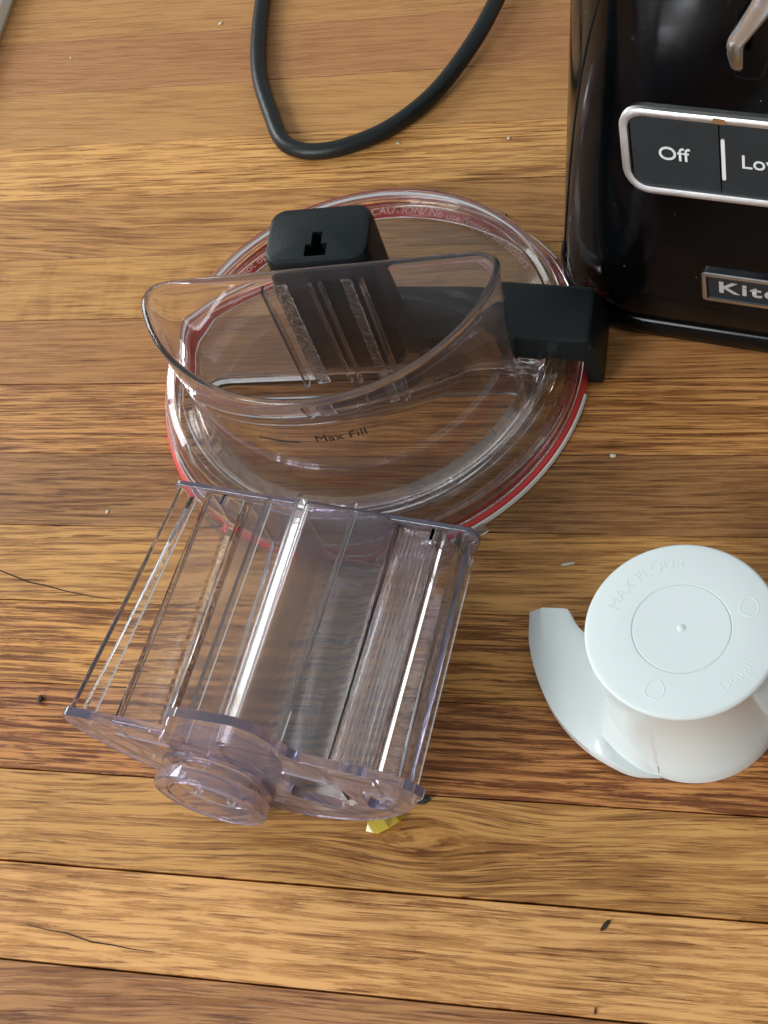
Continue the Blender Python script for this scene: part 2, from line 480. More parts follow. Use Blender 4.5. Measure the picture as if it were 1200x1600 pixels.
def crack(pts, w, parent=floor):
    """A split in the boards with dark depth, drawn as a thin sunken sliver."""
    n = len(pts); top = []; bot = []
    for i, (x, y) in enumerate(pts):
        h = w * math.sin(math.pi * (i + .35) / (n - .3)) / 2
        top.append((x, y + h)); bot.append((x, y - h))
    prism(bot + top[::-1], -.002, .0003) if False else None
    bm = prism(bot + top[::-1], -.002, .00025)
    return from_bm('crack', bm, M['crack'], parent, sharp=None)
crack([(-.216, -.0335), (-.205, -.0352), (-.195, -.0362), (-.186, -.0392), (-.175, -.0430), (-.166, -.0444), (-.155, -.0470), (-.140, -.0496), (-.126, -.0510)], .0006)
crack([(-.128, -.2100), (-.118, -.2112), (-.109, -.2118), (-.096, -.2146), (-.086, -.2150), (-.077, -.2160), (-.066, -.2163)], .0005)

# white skirting at the far left corner
t = tag(empty('baseboard', (-.345, .75, 0)), 'white painted skirting board with a stained lower edge in the far left corner', 'skirting')
bb = from_bm('board', prism([(-.02, -1.1), (.0385, -1.1), (.0385, .5), (-.02, .5)], .0006, .012), M['trim'], t); bevel(bb, .0015)
from_bm('stained_edge', prism([(.0386, -1.1), (.0396, -1.1), (.0396, .5), (.0386, .5)], .0006, .002), M['trim_edge'], t)

# ------------------------------------------------------------------ lid of the work bowl
LC = (-.0184, .0805)
lid = tag(empty('work_bowl_lid', (LC[0], LC[1], 0)), 'round clear plastic food processor lid with tall half-moon chute, red seal and black arm', 'lid')
def loc(p): return (p[0] - LC[0], p[1] - LC[1])

def d_outline(chord_l, chord_r, c, r, rc, n=160):
    """Half-moon: straight back edge between two points, round front on a circle."""
    a, b = Vector(chord_l), Vector(chord_r); c = Vector(c)
    d = (b - a).normalized()
    f = (a - c).dot(d); base = a - c - f * d          # foot of the perpendicular from the centre
    half = math.sqrt(max(r * r - base.length_squared, 1e-9))
    A = c + base - d * half; B = c + base + d * half
    a0 = math.atan2((A - c).y, (A - c).x); a1 = math.atan2((B - c).y, (B - c).x)
    if a0 > 0: a0 -= 2 * math.pi
    if a1 > 0: a1 -= 2 * math.pi
    if a1 < a0: a0, a1 = a1, a0
    pts = []
    m = 48
    for k in range(m + 1):
        t_ = a0 + (a1 - a0) * k / m
        pts.append((c.x + r * math.cos(t_), c.y + r * math.sin(t_)))
    rad = [0] * len(pts)
    # round the two corners by cutting the neighbouring arc points away
    cut = max(1, int(round(rc / (r * (a1 - a0) / m))))
    core = pts[cut:len(pts) - cut]
    def corner(P, Q, Sx):
        return [((1 - s) ** 2 * P[0] + 2 * s * (1 - s) * Q[0] + s * s * Sx[0], (1 - s) ** 2 * P[1] + 2 * s * (1 - s) * Q[1] + s * s * Sx[1]) for s in [k / 10 for k in range(1, 11)]]
    A_, B_ = pts[0], pts[-1]
    dirv = Vector((B_[0] - A_[0], B_[1] - A_[1])).normalized()
    bi = (B_[0] - dirv.x * rc, B_[1] - dirv.y * rc); ai = (A_[0] + dirv.x * rc, A_[1] + dirv.y * rc)
    out = core + corner(core[-1], B_, bi) + corner(ai, A_, core[0])[:-1]
    # insert the start of the second corner
    k = out.index(corner(core[-1], B_, bi)[-1]) if False else None
    return resample(out, n)

bot_o = d_outline(loc((-.10, .0665)), loc((.06, .0700)), (0, 0), .0840, .016)
top_o = d_outline(loc((-.10, .0620)), loc((.06, .0745)), (.0, 0), .0860, .016)
def mixo(a, b, t_): return [(p[0] * (1 - t_) + q_[0] * t_, p[1] * (1 - t_) + q_[1] * t_) for p, q_ in zip(a, b)]
def ringz(o, z): return [(x, y, z) for x, y in o]
TH = .0023
levels = [.0008, .02, .045, .07, .0955]
outer = [ringz(mixo(bot_o, top_o, z / .1), z) for z in levels]
rimo = offset(top_o, -.0006)
rings = outer + [ringz(offset(top_o, -.0008), .0975), ringz(offset(top_o, -.0007), .0993), ringz(offset(top_o, .0004), .1003),
                 ringz(offset(top_o, TH - .0004), .1003), ringz(offset(top_o, TH + .0003), .0993), ringz(offset(top_o, TH), .0970)]
rings += [ringz(offset(mixo(bot_o, top_o, z / .1), TH), z) for z in reversed(levels)]
chute = from_bm('feed_chute', loft(rings, loop=True), M['chute'], lid, sharp=50)

prof = [(0.0001, .0150), (.086, .0150), (.0885, .0158), (.0905, .0205), (.0930, .0238), (.0975, .0250), (.1005, .0240), (.1022, .0215),
        (.1034, .0160), (.1050, .0145), (.1058, .0125), (.1062, .0060), (.1066, .0052), (.1070, .0048), (.1070, .0045), (.1062, .0042), (.1046, .0030), (.1039, .0035),
        (.1034, .0118), (.1018, .0130), (.1008, .0195), (.0992, .0217), (.0970, .0224), (.0942, .0212), (.0928, .0190), (.0905, .0136), (.0875, .0128), (.0001, .0128)]
cut = prism(offset(mixo(bot_o, top_o, .14), -.00015), -.01, .05)
body = boolean(revolve(prof, 144), cut)
from_bm('lid_plate', body, M['lid'], lid, sharp=32)
# raised shoulder round the foot of the chute
sh0 = offset(mixo(bot_o, top_o, .2), -.0002); sh1 = offset(mixo(bot_o, top_o, .2), -.0062)
from_bm('chute_shoulder', loft([ringz(sh1, .01515), ringz(offset(sh1, .0005), .0175), ringz(offset(sh1, .0022), .0192), ringz(offset(sh0, -.0012), .0202), ringz(sh0, .0202), ringz(sh0, .01515)], loop=True), M['lid'], lid, sharp=40)
from_bm('seal', revolve([(.1018, .0003), (.1080, .0003), (.1094, .0016), (.1088, .0036), (.1066, .0040), (.1040, .0025)], 144), M['red'], lid)
from_bm('seal_highlight', revolve([(.1095, .0004), (.1103, .0004), (.1107, .0014), (.1103, .0030), (.1095, .0032)], 60, a0=-78, a1=-8), M['lip'], lid)  # solid pale arc painted in as the highlight on the clear flange edge
from_bm('seal_highlight', revolve([(.1095, .0004), (.1106, .0004), (.1111, .0014), (.1105, .0030), (.1095, .0032)], 60, a0=38, a1=160), M['lip'], lid)  # same painted highlight along the far side of the rim
from_bm('inner_lip', revolve([(.0990, .0030), (.1002, .0030), (.1004, .0120), (.0994, .0125)], 120, a0=-70, a1=250), M['lid'], lid)
for a0, a1 in ((-74, -52), (-130, -112), (8, 20), (60, 84), (140, 158)):
    from_bm('locking_tab', revolve([(.1112, .0004), (.1146, .0004), (.1148, .0020), (.1126, .0028), (.1112, .0030)], 16, a0=a0, a1=a1), M['lid'], lid)

# printed warning round the flat edge, in pale letters over the red of the seal
for s, mid in (('Do not open until blade stops', 128), ('CAUTION/ No use fingers, use pushers', 66)):
    bm, w = text_mesh(s, .0062, .0002)
    from_bm('printed_warning', bend_text(bm, w, (0, 0), .0915, R(mid), .0192 if False else .0153), M['redink'], lid, sharp=None)

# Max Fill mark on the front wall of the chute
def on_front(bm, ang_mid, zc, width):
    for v in bm.verts:
        z = zc + v.co.y
        rr = .0840 + (.0860 - .0840) * z / .1 + .0001 + v.co.z
        a = ang_mid + (v.co.x - width / 2) / rr
        v.co = Vector((rr * math.cos(a), rr * math.sin(a), z))
    return bm
bm, w = text_mesh('Max Fill', .0070, .00015, stretch=1.1)
from_bm('fill_mark', on_front(bm, R(-79), .0690, w), M['ink'], lid, sharp=None)
bm = bmesh.new()
add_loft(bm, [[(x, -.0005, 0), (x, .0005, 0), (x, .0005, .00015), (x, -.0005, .00015)] for x in [k * .001 for k in range(21)]])
from_bm('fill_line', on_front(bm, R(-98.5), .0690, .020), M['ink'], lid, sharp=None)

# black column behind the chute
cc = loc((-.0212, .0880)); rot = R(3)
cq = [rrect(cc[0], cc[1], .0250, .0168, .0085, 8, rot), rrect(cc[0], cc[1], .0245, .0164, .008, 8, rot)]
pc0 = offset(cq[1], .0022); pc1 = offset(cq[1], .0008)
colbm = loft([ringz(cq[0], .0212), ringz(cq[1], .0960), ringz(offset(cq[1], .0004), .0980), ringz(pc1, .0990), ringz(pc0, .0997)])
c_, s_ = math.cos(rot), math.sin(rot)
def colpt(u, v): return (cc[0] + u * c_ - v * s_, cc[1] + u * s_ + v * c_)
cross = [(-.0022, -.0040), (-.0022, -.0062), (-.0050, -.0062), (-.0050, -.0135), (.0052, -.0135), (.0052, -.0062), (.0022, -.0062), (.0022, .0005), (-.0022, .0005)][::-1]
cross = [(-.0050, -.0132), (.0052, -.0132), (.0052, -.0062), (.0024, -.0062), (.0024, .0008), (-.0024, .0008), (-.0024, -.0062), (-.0050, -.0062)]
colbm = boolean(colbm, prism([colpt(u, v) for u, v in cross], .088, .11))
column = from_bm('latch_column', colbm, M['black'], lid, sharp=30)
from_bm('column_foot', prism(rrect(cc[0], cc[1], .0262, .0175, .009, 6, rot), .0209, .0225), M['lid'], lid)
# clear ribs and scuffed channels moulded on the chute's back wall in front of the column
def back_strip(name, u0, u1, mat, t0=.0024, z0=.006, z1=.094, rough=0, nz=2, parent=lid):
    """A strip on the inner face of the back wall; u runs along the wall from the column centre."""
    rings_ = []
    for k in range(nz):
        z = z0 + (z1 - z0) * k / (nz - 1)
        yb = (.0668 + .0010 * 0) * (1 - z / .1) + .0664 * z / .1 - LC[1] + .0009
        j = [rnd.uniform(-rough, rough) for _ in range(4)]
        ang = R(1.2 + 3.0 * z / .1)
        def P(u, v): return (cc[0] + u * math.cos(ang) - v * math.sin(ang), yb + u * math.sin(ang) + v * math.cos(ang) - 0, z)
        rings_.append([P(u0 + j[0], -.0028), P(u0 + j[0], -.0028 - t0 + j[2]), P((u0 + u1) / 2, -.0028 - t0 * 1.1 + j[3]), P(u1 + j[1], -.0028 - t0 + j[3]), P(u1 + j[1], -.0028)])
    return from_bm(name, loft(rings_), mat, parent, sharp=60)
back_strip('guide_rail', -.0022, -.0009, M['chute'], .0020, z0=.017)
back_strip('guide_rail', .0028, .0041, M['chute'], .0020, z0=.017)
back_strip('scuffed_channel', -.0185, -.0125, M['frost'], .0014, z0=.017, nz=90, rough=.00035)
back_strip('scuffed_channel', .0135, .0180, M['frost'], .0014, z0=.017, nz=90, rough=.00035)
back_strip('channel_wall', -.0242, -.0228, M['chute'], .0040, z0=.017)
back_strip('channel_wall', .0222, .0236, M['chute'], .0040, z0=.017)
sp = bmesh.new()
for k in range(6):
    z = .087 - k * .0042
    P0 = [(cc[0] + .0095 + .0052 * math.cos(a), .0722 - LC[1] + .0004, z + .0022 * math.sin(a)) for a in [R(200 + 14 * i) for i in range(11)]]
    tube(P0, .00035, 6, sp)
from_bm('spring', sp, M['black'], lid)

# black arm from the column out over the rim
arm = [(-.013, .1165), (.0965, .1042), (.0968, .0708), (-.006, .0800)][::-1]
arm = [loc(p) for p in arm]
ra = round_poly(arm, [.002, .0035, .0035, .002], 5)
abm = loft([ringz(ra, .0210), ringz(ra, .0340), ringz(offset(ra, .0007), .0354), ringz(offset(ra, .002), .0360)])
from_bm('arm', abm, M['black'], lid, sharp=30)
tip = [loc(p) for p in [(.0835, .0720), (.0992, .0704), (.0990, .1038), (.0855, .1052)]]
if True:
    ang_t = math.atan2(tip[1][1] - tip[0][1], tip[1][0] - tip[0][0])
rt = round_poly([(p[0], p[1]) for p in [tip[0], tip[1], tip[2], tip[3]]], .0015, 3)
rt_in = offset(rt, .0020)
def shift(o, dx, dy=0): return [(x + dx, y + dy) for x, y in o]
tb = loft([ringz([(max(x, tip[0][0] + .0265 * 1), y) if False else (x, y) for x, y in rt], .0042), ringz(rt, .0160), ringz(shift(rt, -.0008), .0280), ringz(shift(rt_in, -.0016), .0352)])
# keep the hook clear of the lid's round wall
cl = revolve([(.0, -.01), (.1104, -.01), (.1104, .0208), (.0, .0208)][::-1], 96)
tb = boolean(tb, cl)
from_bm('arm_hook', tb, M['black'], lid, sharp=30)
st_ = [loc(p) for p in [(.0520, .0685), (.0700, .0650), (.0722, .0700), (.0700, .0712), (.0540, .0728)]]
bevel(from_bm('lid_step', prism(st_, .0153, .0240), M['lid'], lid), .0012, 3)
kb = bmesh.new()
for (x, y) in ((.0165, .0738), (.0255, .0733)):
    revolve([(.0001, .0203), (.0042, .0203), (.0042, .0255), (.0034, .0265), (.0026, .0258), (.0001, .0250)], 24, kb, c=loc((x, y)))
from_bm('spring_boss', kb, M['black'], lid)

# ------------------------------------------------------------------ food pusher lying on its round side
PA = Vector((-.1025, -.1345, 0))
pax = R(-9.1)
pus = tag(empty('food_pusher', PA, pax), 'clear lavender-tinted half-moon food pusher lying on its side in front of the lid', 'food pusher')
# local frame: x along the chord (u), y along the length away from the camera, z up
LEN = .1160; SKEW = .0085            # the far end is narrower
def pwall(name, f, b, mat=None, sharp=40, y0=.0018, y1=None):
    """Slab between a front outline and a back outline, each a list of (u, z)."""
    y1 = y1 or LEN - .0018
    return from_bm(name, loft([[(u, y0, z) for u, z in f], [(u, y1, z) for u, z in b]]), mat or M['pusher'], pus, sharp)

def arc(cu, cz, r, a0, a1, n):
    return [(cu + r * math.cos(R(a0 + (a1 - a0) * k / n)), cz + r * math.sin(R(a0 + (a1 - a0) * k / n))) for k in range(n + 1)]
FC, FZ, FR = .0775, .0835, .0846           # front end circle (centre u, z, radius)
BC, BZ, BR = .0765, .0745, .0752
# front end plate
low = arc(FC, FZ, FR, 197, 343, 40)
top = [(.1612, .0600), (.1570, .0660), (.1440, .0705), (.1110, .0705), (.1062, .0745), (.1030, .0860), (.0985, .0935), (.0900, .0965), (.0640, .0930), (.0570, .0880),
       (.0535, .0760), (.0500, .0668), (.0300, .0660), (-.0010, .0640)]
fp = [p for p in low if p[1] < .056] + top
fp = round_poly(fp, .0028, 3)
fpb = loft([[(u, -.0028, z) for u, z in fp], [(u, .0012, z) for u, z in fp]])
hole1 = round_poly([(.094, .024), (.116, .021), (.127, .034), (.122, .050), (.096, .052)], .004, 5)
hole2 = round_poly([(.140, .046), (.129, .026), (.137, .030), (.150, .046)], .002, 4)
hb = loft([[(u, -.01, z) for u, z in hole1], [(u, .01, z) for u, z in hole1]])
fpb = boolean(fpb, hb)
hole2 = round_poly([(.1315, .031), (.1400, .036), (.1480, .0480), (.1320, .0500)], .002, 4)
hb = loft([[(u, -.01, z) for u, z in hole2], [(u, .01, z) for u, z in hole2]])
fpb = boolean(fpb, hb)
hb = loft([[(u, -.01, z) for u, z in [(.020, .052), (.030, .040), (.044, .034), (.046, .052)]], [(u, .01, z) for u, z in [(.020, .052), (.030, .040), (.044, .034), (.046, .052)]]])
fpb = boolean(fpb, hb)
bevel(from_bm('end_plate', fpb, M['plate_clear'], pus, 30), .0006, 2)
# far end plate
low = [p for p in arc(BC, BZ, BR, 197, 343, 40) if p[1] < .053]
bp_ = round_poly(low + [(.1478, .0560), (.1450, .0600), (.0050, .0600), (.0015, .0560)], .003, 4)
bevel(from_bm('end_plate', loft([[(u, LEN - .0012, z) for u, z in bp_], [(u, LEN + .0014, z) for u, z in bp_]]), M['plate_clear'], pus, 30), .0006, 2)
# round outer wall
def shell_arc(c, z, r, t_, a0, a1, n): return arc(c, z, r, a0, a1, n) + arc(c, z, r - t_, a1, a0, n)
pwall('curved_wall', shell_arc(FC, FZ - .0016, FR - .0040, .0034, 199, 341, 36), shell_arc(BC, BZ - .0002, BR - .0030, .0034, 199, 341, 36), sharp=30)
f = [(.0258, .0605), (.0440, .0585), (.0440, .0607), (.0258, .0627)]; b = [(.0223, .0560), (.0380, .0545), (.0380, .0567), (.0223, .0582)]
pwall('cover_panel', f, b)
fl_f = [(.1200 + .0010 * k, .0600 + (.0007 if k % 2 else -.0002)) for k in range(20)] + [(.1390, .0570), (.1200, .0570)]
fl_b = [(.1140 + .0009 * k, .0550 + (.0006 if k % 2 else -.0002)) for k in range(20)] + [(.1311, .0520), (.1140, .0520)]
pwall('fluted_panel', fl_f[::-1], fl_b[::-1], sharp=20)
# straight walls and ribs, each from the near plate to the far plate
def slab(u0, u1, z0, z1, ub0=None, ub1=None, zb0=None, zb1=None):
    ub0 = u0 if ub0 is None else ub0; ub1 = u1 if ub1 is None else ub1
    zb0 = z0 if zb0 is None else zb0; zb1 = z1 if zb1 is None else zb1
    return [(u0, z0), (u1, z0), (u1, z1), (u0, z1)], [(ub0, zb0), (ub1, zb0), (ub1, zb1), (ub0, zb1)]
f, b = slab(.0020, .0042, .048, .0640, .0065, .0087, .046, .0585); pwall('rib', f, b)
f, b = slab(.0235, .0257, .0225, .0635, .0200, .0222, .0220, .0580); pwall('rib', f, b)
f, b = slab(.0440, .0462, .0130, .0560, .0380, .0402, .0150, .0540); pwall('rib', f, b)
f, b = slab(.1395, .1415, .0280, .0660, .1317, .1337, .0220, .0585); pwall('rib', f, b)
f, b = slab(.1500, .1522, .0430, .0660, .1400, .1422, .0350, .0585); pwall('rib', f, b)
# inner feed tube: cloudy oval shell
def oval(c, z, a, h, r, n=8):
    return rrect(c, z, a, h, r, n)
for nm, (cu, cz, a, h) in {'feed_tube': (.0950, .0400, .0240, .0265)}.items():
    fo = oval(cu, cz, a, h, .009); fi = oval(cu, cz, a - .0022, h - .0022, .0068)
    bo = oval(cu - .0065, cz - .002, a - .001, h - .001, .009); bi = oval(cu - .0065, cz - .002, a - .0032, h - .0032, .0068)
    y0, y1 = .0018, LEN - .0018
    rr_ = [[(u, y0, z) for u, z in fo], [(u, y1, z) for u, z in bo], [(u, y1, z) for u, z in bi], [(u, y0, z) for u, z in fi]]
    from_bm(nm, loft(rr_, loop=True), M['cloudy'], pus, 30)
f, b = slab(.0980, .0998, .0668, .0715, .0930, .0948, .0618, .0640); pwall('ridge', f, b)
f, b = slab(.1192, .1199, .0180, .0625, .1125, .1135, .0170, .0570); pwall('rib', f, b)
pw = oval(.0575, .0400, .0125, .0200, .004); pb = oval(.0525, .0385, .0125, .0200, .004)
f = [(.0470, .0560), (.0695, .0560), (.0695, .0580), (.0470, .0580)]; b = [(.0415, .0540), (.0635, .0540), (.0635, .0560), (.0415, .0560)]
pwall('cover_panel', f, b, M['cloudy'])
f, b = slab(.0545, .0562, .0560 + .0022, .0640, .0500, .0517, .0540 + .0022, .0610); pwall('ridge', f, b)
# bright ridge with a facet turned to the left window
f = [(.0730, .0668), (.0780, .0668), (.0780, .0684), (.0762, .0700), (.0730, .0684)]
b = [(.0665, .0648), (.0715, .0648), (.0715, .0664), (.0697, .0680), (.0665, .0664)]
pwall('bright_ridge', f, b, M['bright'], 20)
# hub: two stacked rings standing out of the near end plate
hc = (.0610, .0285)
def hubring(name, r0, r1, y0, y1, mat, e=.0006):
    pr_ = [(r0, y0 + e), (r0 + e, y0), (r1 - e, y0), (r1, y0 + e), (r1, y1), (r0, y1)]
    bm_ = revolve(pr_, 72)
    for v in bm_.verts: v.co = Vector((hc[0] + v.co.x, v.co.z, hc[1] + v.co.y))
    return from_bm(name, bm_, mat, pus, 40)
hubring('hub_collar', .0180, .0205, -.0090, -.0018, M['pusher'])
hubring('hub_flange', .0190, .0250, -.0052, -.0032, M['plate_clear'])
hubring('hub_ring', .0185, .0250, -.0150, -.0092, M['plate_clear'])
bm_ = revolve([(.0001, -.0100), (.0180, -.0100), (.0180, -.0085), (.0001, -.0085)], 60)
for v in bm_.verts: v.co = Vector((hc[0] + v.co.x, v.co.z, hc[1] + v.co.y))
from_bm('hub_cap', bm_, M['pusher'], pus, 40)
hb_ = bmesh.new()
for (u, z) in ((.0550, .0295), (.0690, .0250)):
    add_loft(hb_, [[(u + x, y, z + zz) for x, zz in ((-.0014, -.002), (.0014, -.002), (.0014, .002), (-.0014, .002))] for y in (-.0130, -.0102)])
bevel(from_bm('hub_lug', hb_, M['chute'], pus), .0004)
# corner braces at the far plate
for pts in ([(.128, .058), (.1295, .058), (.1395, .040), (.138, .040)], [(.128, .058), (.1295, .058), (.1210, .036), (.1195, .036)], [(.0280, .058), (.0295, .058), (.0400, .036), (.0385, .036)], [(.1395, .058), (.1408, .058), (.1408, .037), (.1395, .037)]):
    from_bm('brace', loft([[(u, LEN - .0065, z) for u, z in pts], [(u, LEN - .0014, z) for u, z in pts]]), M['pusher'], pus, 40)

# ------------------------------------------------------------------ white dough blade, upside down like a cap
DC = (.1506, -.0906)
dough = tag(empty('dough_blade', (DC[0], DC[1], 0)), 'white plastic dough blade with round cap and curved paddles beside the processor', 'dough blade')
H = .070
capp = [(.0001, H), (.0186, H), (.0188, H - .0004), (.0192, H - .0004), (.0194, H), (.0355, H), (.0368, H - .0004), (.0375, H - .0012), (.0376, H - .0022), (.0372, H - .0030),
        (.0362, H - .0034), (.0356, H - .0050), (.0360, .0100), (.0362, .0096), (.0364, .0003), (.0345, .0003), (.0338, .055), (.0001, .060)]
cupb = revolve(capp, 128)
sl = prism([(-.0122, -.040), (-.0116, -.040), (-.0116, -.030), (-.0122, -.030)], -.01, .0105)
cupb = boolean(cupb, sl)
from_bm('cap', cupb, M['wplast'], dough, 28)
from_bm('centre_button', revolve([(.0001, H + .0006), (.0008, H + .0005), (.0015, H + .0002), (.0018, H - .0003), (.0001, H - .0003)], 24), M['wplast'], dough)
for s, mid, r, ins in (('Dough', -42, .0312, True), ('MAX FLOUR', 128, .0262, False)):
    bm, w = text_mesh(s, .0062, .00012)
    for v in bm.verts: v.co.z -= .00004
    from_bm('embossed_word', bend_text(bm, w, (0, 0), r, R(mid), H, ins), M['wplast'], dough, sharp=None)
for a in (22, -108):
    c = (.0272 * math.cos(R(a)), .0272 * math.sin(R(a)))
    dr = [(c[0] + .0040 * math.cos(t_) * (1 - .25 * math.sin(t_)), c[1] + .0046 * math.sin(t_)) for t_ in [2 * math.pi * k / 28 for k in range(28)]]
    from_bm('embossed_mark', loft([ringz(dr, H - .0002), ringz(offset(dr, .0003), H + .0001), ringz(offset(dr, .0006), H + .0001), ringz(offset(dr, .0008), H - .0002)], loop=True), M['wplast'], dough)

# two curved paddles: sections run (outer floor edge, outer top, ridge, inner top, inner under, outer under)
out_px = [(-.0730, .0352), (-.0715, .0200), (-.0662, .0040), (-.0580, -.0110), (-.0475, -.0225), (-.0360, -.0305), (-.0230, -.0350), (-.0120, -.0352)]
in_px = [(-.0545, .0330), (-.0500, .0255), (-.0440, .0195), (-.0370, .0130), (-.0345, .0030), (-.0325, -.0120), (-.0180, -.0290), (-.0080, -.0335)]
OUT = [Vector(p) for p in catmull([(x, y, 0) for x, y in out_px], 6)]
INN = [Vector(p) for p in catmull([(x, y, 0) for x, y in in_px], 6)]
def smooth(x, a, b):
    t_ = min(1, max(0, (x - a) / (b - a))); return t_ * t_ * (3 - 2 * t_)
def paddle(sign):
    rings_ = []
    m = len(OUT)
    for k in range(m):
        o_, i_ = OUT[k], INN[k]; f = k / (m - 1)
        zo = .0085 * (1 - smooth(f, .7, 1.0) * .92) + .0006
        zi = .0180 + .0040 * f - .0150 * smooth(f, .72, 1.0)
        lip = .0045 * (1 - smooth(f, .70, .78))
        rise = .022 * smooth(f, .38, .60) * (1 - smooth(f, .80, 1.0))
        cap_ = i_.normalized() * .0350
        on = smooth(f, .34, .5)
        top_ = i_.lerp(cap_, on)
        rid = o_.lerp(i_, .28)
        under = max(.0004, zo - .0060)
        R_ = [(o_, under), (o_, zo), (o_.lerp(i_, .03), zo + .0008), (rid, zo + lip + .0004), (rid.lerp(i_, .12), zo + lip + .0022 * (1 - f)), (i_.lerp(o_, .22), zi - .0006), (i_.lerp(o_, .08), zi + rise * .10),
              (i_, zi + rise * .45 - .0004 * (1 - on)), (top_, zi + rise - .0008), (top_.lerp(Vector((0, 0, 0)), .02), zi + rise - .0020), (i_.lerp(cap_, on * .9), zi - .0034 if on < .05 else .0010 + (zi - .0044) * (1 - on)),
              (rid.lerp(i_, .2), max(.0006, zo + lip - .0030)), (o_.lerp(i_, .06), under + .0003)]
        rings_.append([(sign * p.x, sign * p.y, z) for p, z in R_])
    return from_bm('paddle', loft(rings_), M['wplast'], dough, 38)
paddle(1); paddle(-1)

# ------------------------------------------------------------------ motor base of the food processor
fb = tag(empty('food_processor_base', (.12, .10, 0), R(-12)), 'glossy black food processor motor base with chrome framed buttons, at the right edge', 'food processor')
LEAN = math.tan(R(5)); SIDE = .14; UC, HW = .0760, .1355; DEPTH = .21; RC = .050; DY = .0002
def bring(z, grow=0):
    """Body outline at height z in the base's frame (u along the front, y going back)."""
    hw = HW - SIDE * z + grow
    y0 = LEAN * z - grow + DY; y1 = DEPTH - .05 * z + grow
    o = rrect(UC, (y0 + y1) / 2, hw, (y1 - y0) / 2, RC, 16)
    return [(x, y, z) for x, y in o]
lv = [(.0008, -.0008), (.0025, .0008), (.0090, .0010), (.0115, .0004), (.0122, -.0006), (.0130, .0)] + [(z, 0) for z in (.03, .05, .07, .09, .11, .13, .15, .17, .19, .21, .225)] + [(.236, -.004), (.243, -.012), (.246, -.022)]
from_bm('body', loft([bring(z, g) for z, g in lv]), M['gloss'], fb, 50)

def face(u, v, w=0):
    """Point on the leaning front: u along, v up the face, w proud of it."""
    c, s = math.cos(R(5)), math.sin(R(5))
    z = v * c; y = v * s - w * c + DY
    e = abs(u - UC) - (HW - SIDE * z - RC)
    if e > 0: y += RC - math.sqrt(max(RC * RC - e * e, 0))
    return Vector((u, y, z + w * s))
def onface(bm, u0, v0):
    for v in bm.verts: v.co = face(u0 + v.co.x, v0 + v.co.y, v.co.z)
    return bm
def plate_ring(bm, o, i, w0, w1, bulge=.0006):
    rs = [[(x, y, w0) for x, y in o], [(x, y, w1 - bulge) for x, y in o], [(x, y, w1) for x, y in offset(o, .0009)], [(x, y, w1) for x, y in offset(o, .0022)],
          [(x, y, w1 - bulge) for x, y in i], [(x, y, w0) for x, y in i]]
    return add_loft(bm, rs, loop=True)
PU, PV, PW, PH = UC, .1215, .0815, .0234
oo = rrect(0, 0, PW, PH, .0125, 10)
oo2 = []
for i in range(len(oo)):       # add points along the long sides so that the frame follows the face
    a, b_ = oo[i], oo[(i + 1) % len(oo)]
    n_ = max(1, int(math.dist(a, b_) / .008))
    oo2 += [(a[0] + (b_[0] - a[0]) * k / n_, a[1] + (b_[1] - a[1]) * k / n_) for k in range(n_)]
fr = plate_ring(bmesh.new(), oo2, offset(oo2, .0037), -.001, .0028)
from_bm('panel_frame', onface(fr, PU, PV), M['chrome'], fb, 50)
inn = offset(oo2, .0040)
# four buttons with fine gaps
for k in range(4):
    xa, xb = -PW + .0046 + k * (2 * PW - .0092) / 4, -PW + .0046 + (k + 1) * (2 * PW - .0092) / 4
    pts = [p for p in inn]
    def clipx(pts, lo, hi):
        def side(P, f, val):
            out = []
            for i in range(len(P)):
                a, c = P[i - 1], P[i]
                ia, ic = f(a[0]), f(c[0])
                if ia != ic:
                    t_ = (val - a[0]) / (c[0] - a[0]); out.append((val, a[1] + (c[1] - a[1]) * t_))
                if ic: out.append(c)
            return out
        P = side(pts, lambda x: x >= lo, lo)
        return side(P, lambda x: x <= hi, hi)
    cp = clipx(pts, xa + .0003, xb - .0003)
    bb_ = loft([[(x, y, -.001) for x, y in cp], [(x, y, .0008) for x, y in cp], [(x * .999, y * .985, .0013) for x, y in cp]])
    from_bm('button', onface(bb_, PU, PV), M['button'], fb, 50)
for k in range(1, 4):
    x = -PW + .0046 + k * (2 * PW - .0092) / 4
    dv = prism(rrect(x + (.0016 if k == 1 else 0), 0, .0008, .0112, .0007, 4), .0010, .0019)
    from_bm('divider', onface(dv, PU, PV), M['white'], fb)
for s, u, v in (('Off', .0110, .1180), ('Low', .0462, .1180), ('High', .0870, .1180), ('Pulse', .1240, .1180)):
    bm, w = text_mesh(s, .0102, .0004, weight=.00004)
    for q_ in bm.verts: q_.co.z += .0012
    from_bm('button_label', onface(bm, u, v), M['white'], fb, sharp=None)
# badge
bo_ = rrect(0, 0, .0490, .0093, .0022, 5)
bo2 = []
for i in range(len(bo_)):
    a, b_ = bo_[i], bo_[(i + 1) % len(bo_)]
    n_ = max(1, int(math.dist(a, b_) / .008)); bo2 += [(a[0] + (b_[0] - a[0]) * k / n_, a[1] + (b_[1] - a[1]) * k / n_) for k in range(n_)]
BU, BV = .0755, .0436
from_bm('badge_frame', onface(plate_ring(bmesh.new(), bo2, offset(bo2, .0019), -.001, .0024, .0004), BU, BV), M['chrome2'], fb, 50)
bi2 = offset(bo2, .0020)
from_bm('badge_plate', onface(loft([[(x, y, -.001) for x, y in bi2], [(x, y, .0008) for x, y in bi2]]), BU, BV), M['plate'], fb)
bm, w = text_mesh('KitchenAid', .0098, .0005, stretch=1.4, weight=.00022, spacing=1.15)
sc = .0760 / w
for q_ in bm.verts: q_.co.x *= sc; q_.co.z += .0006
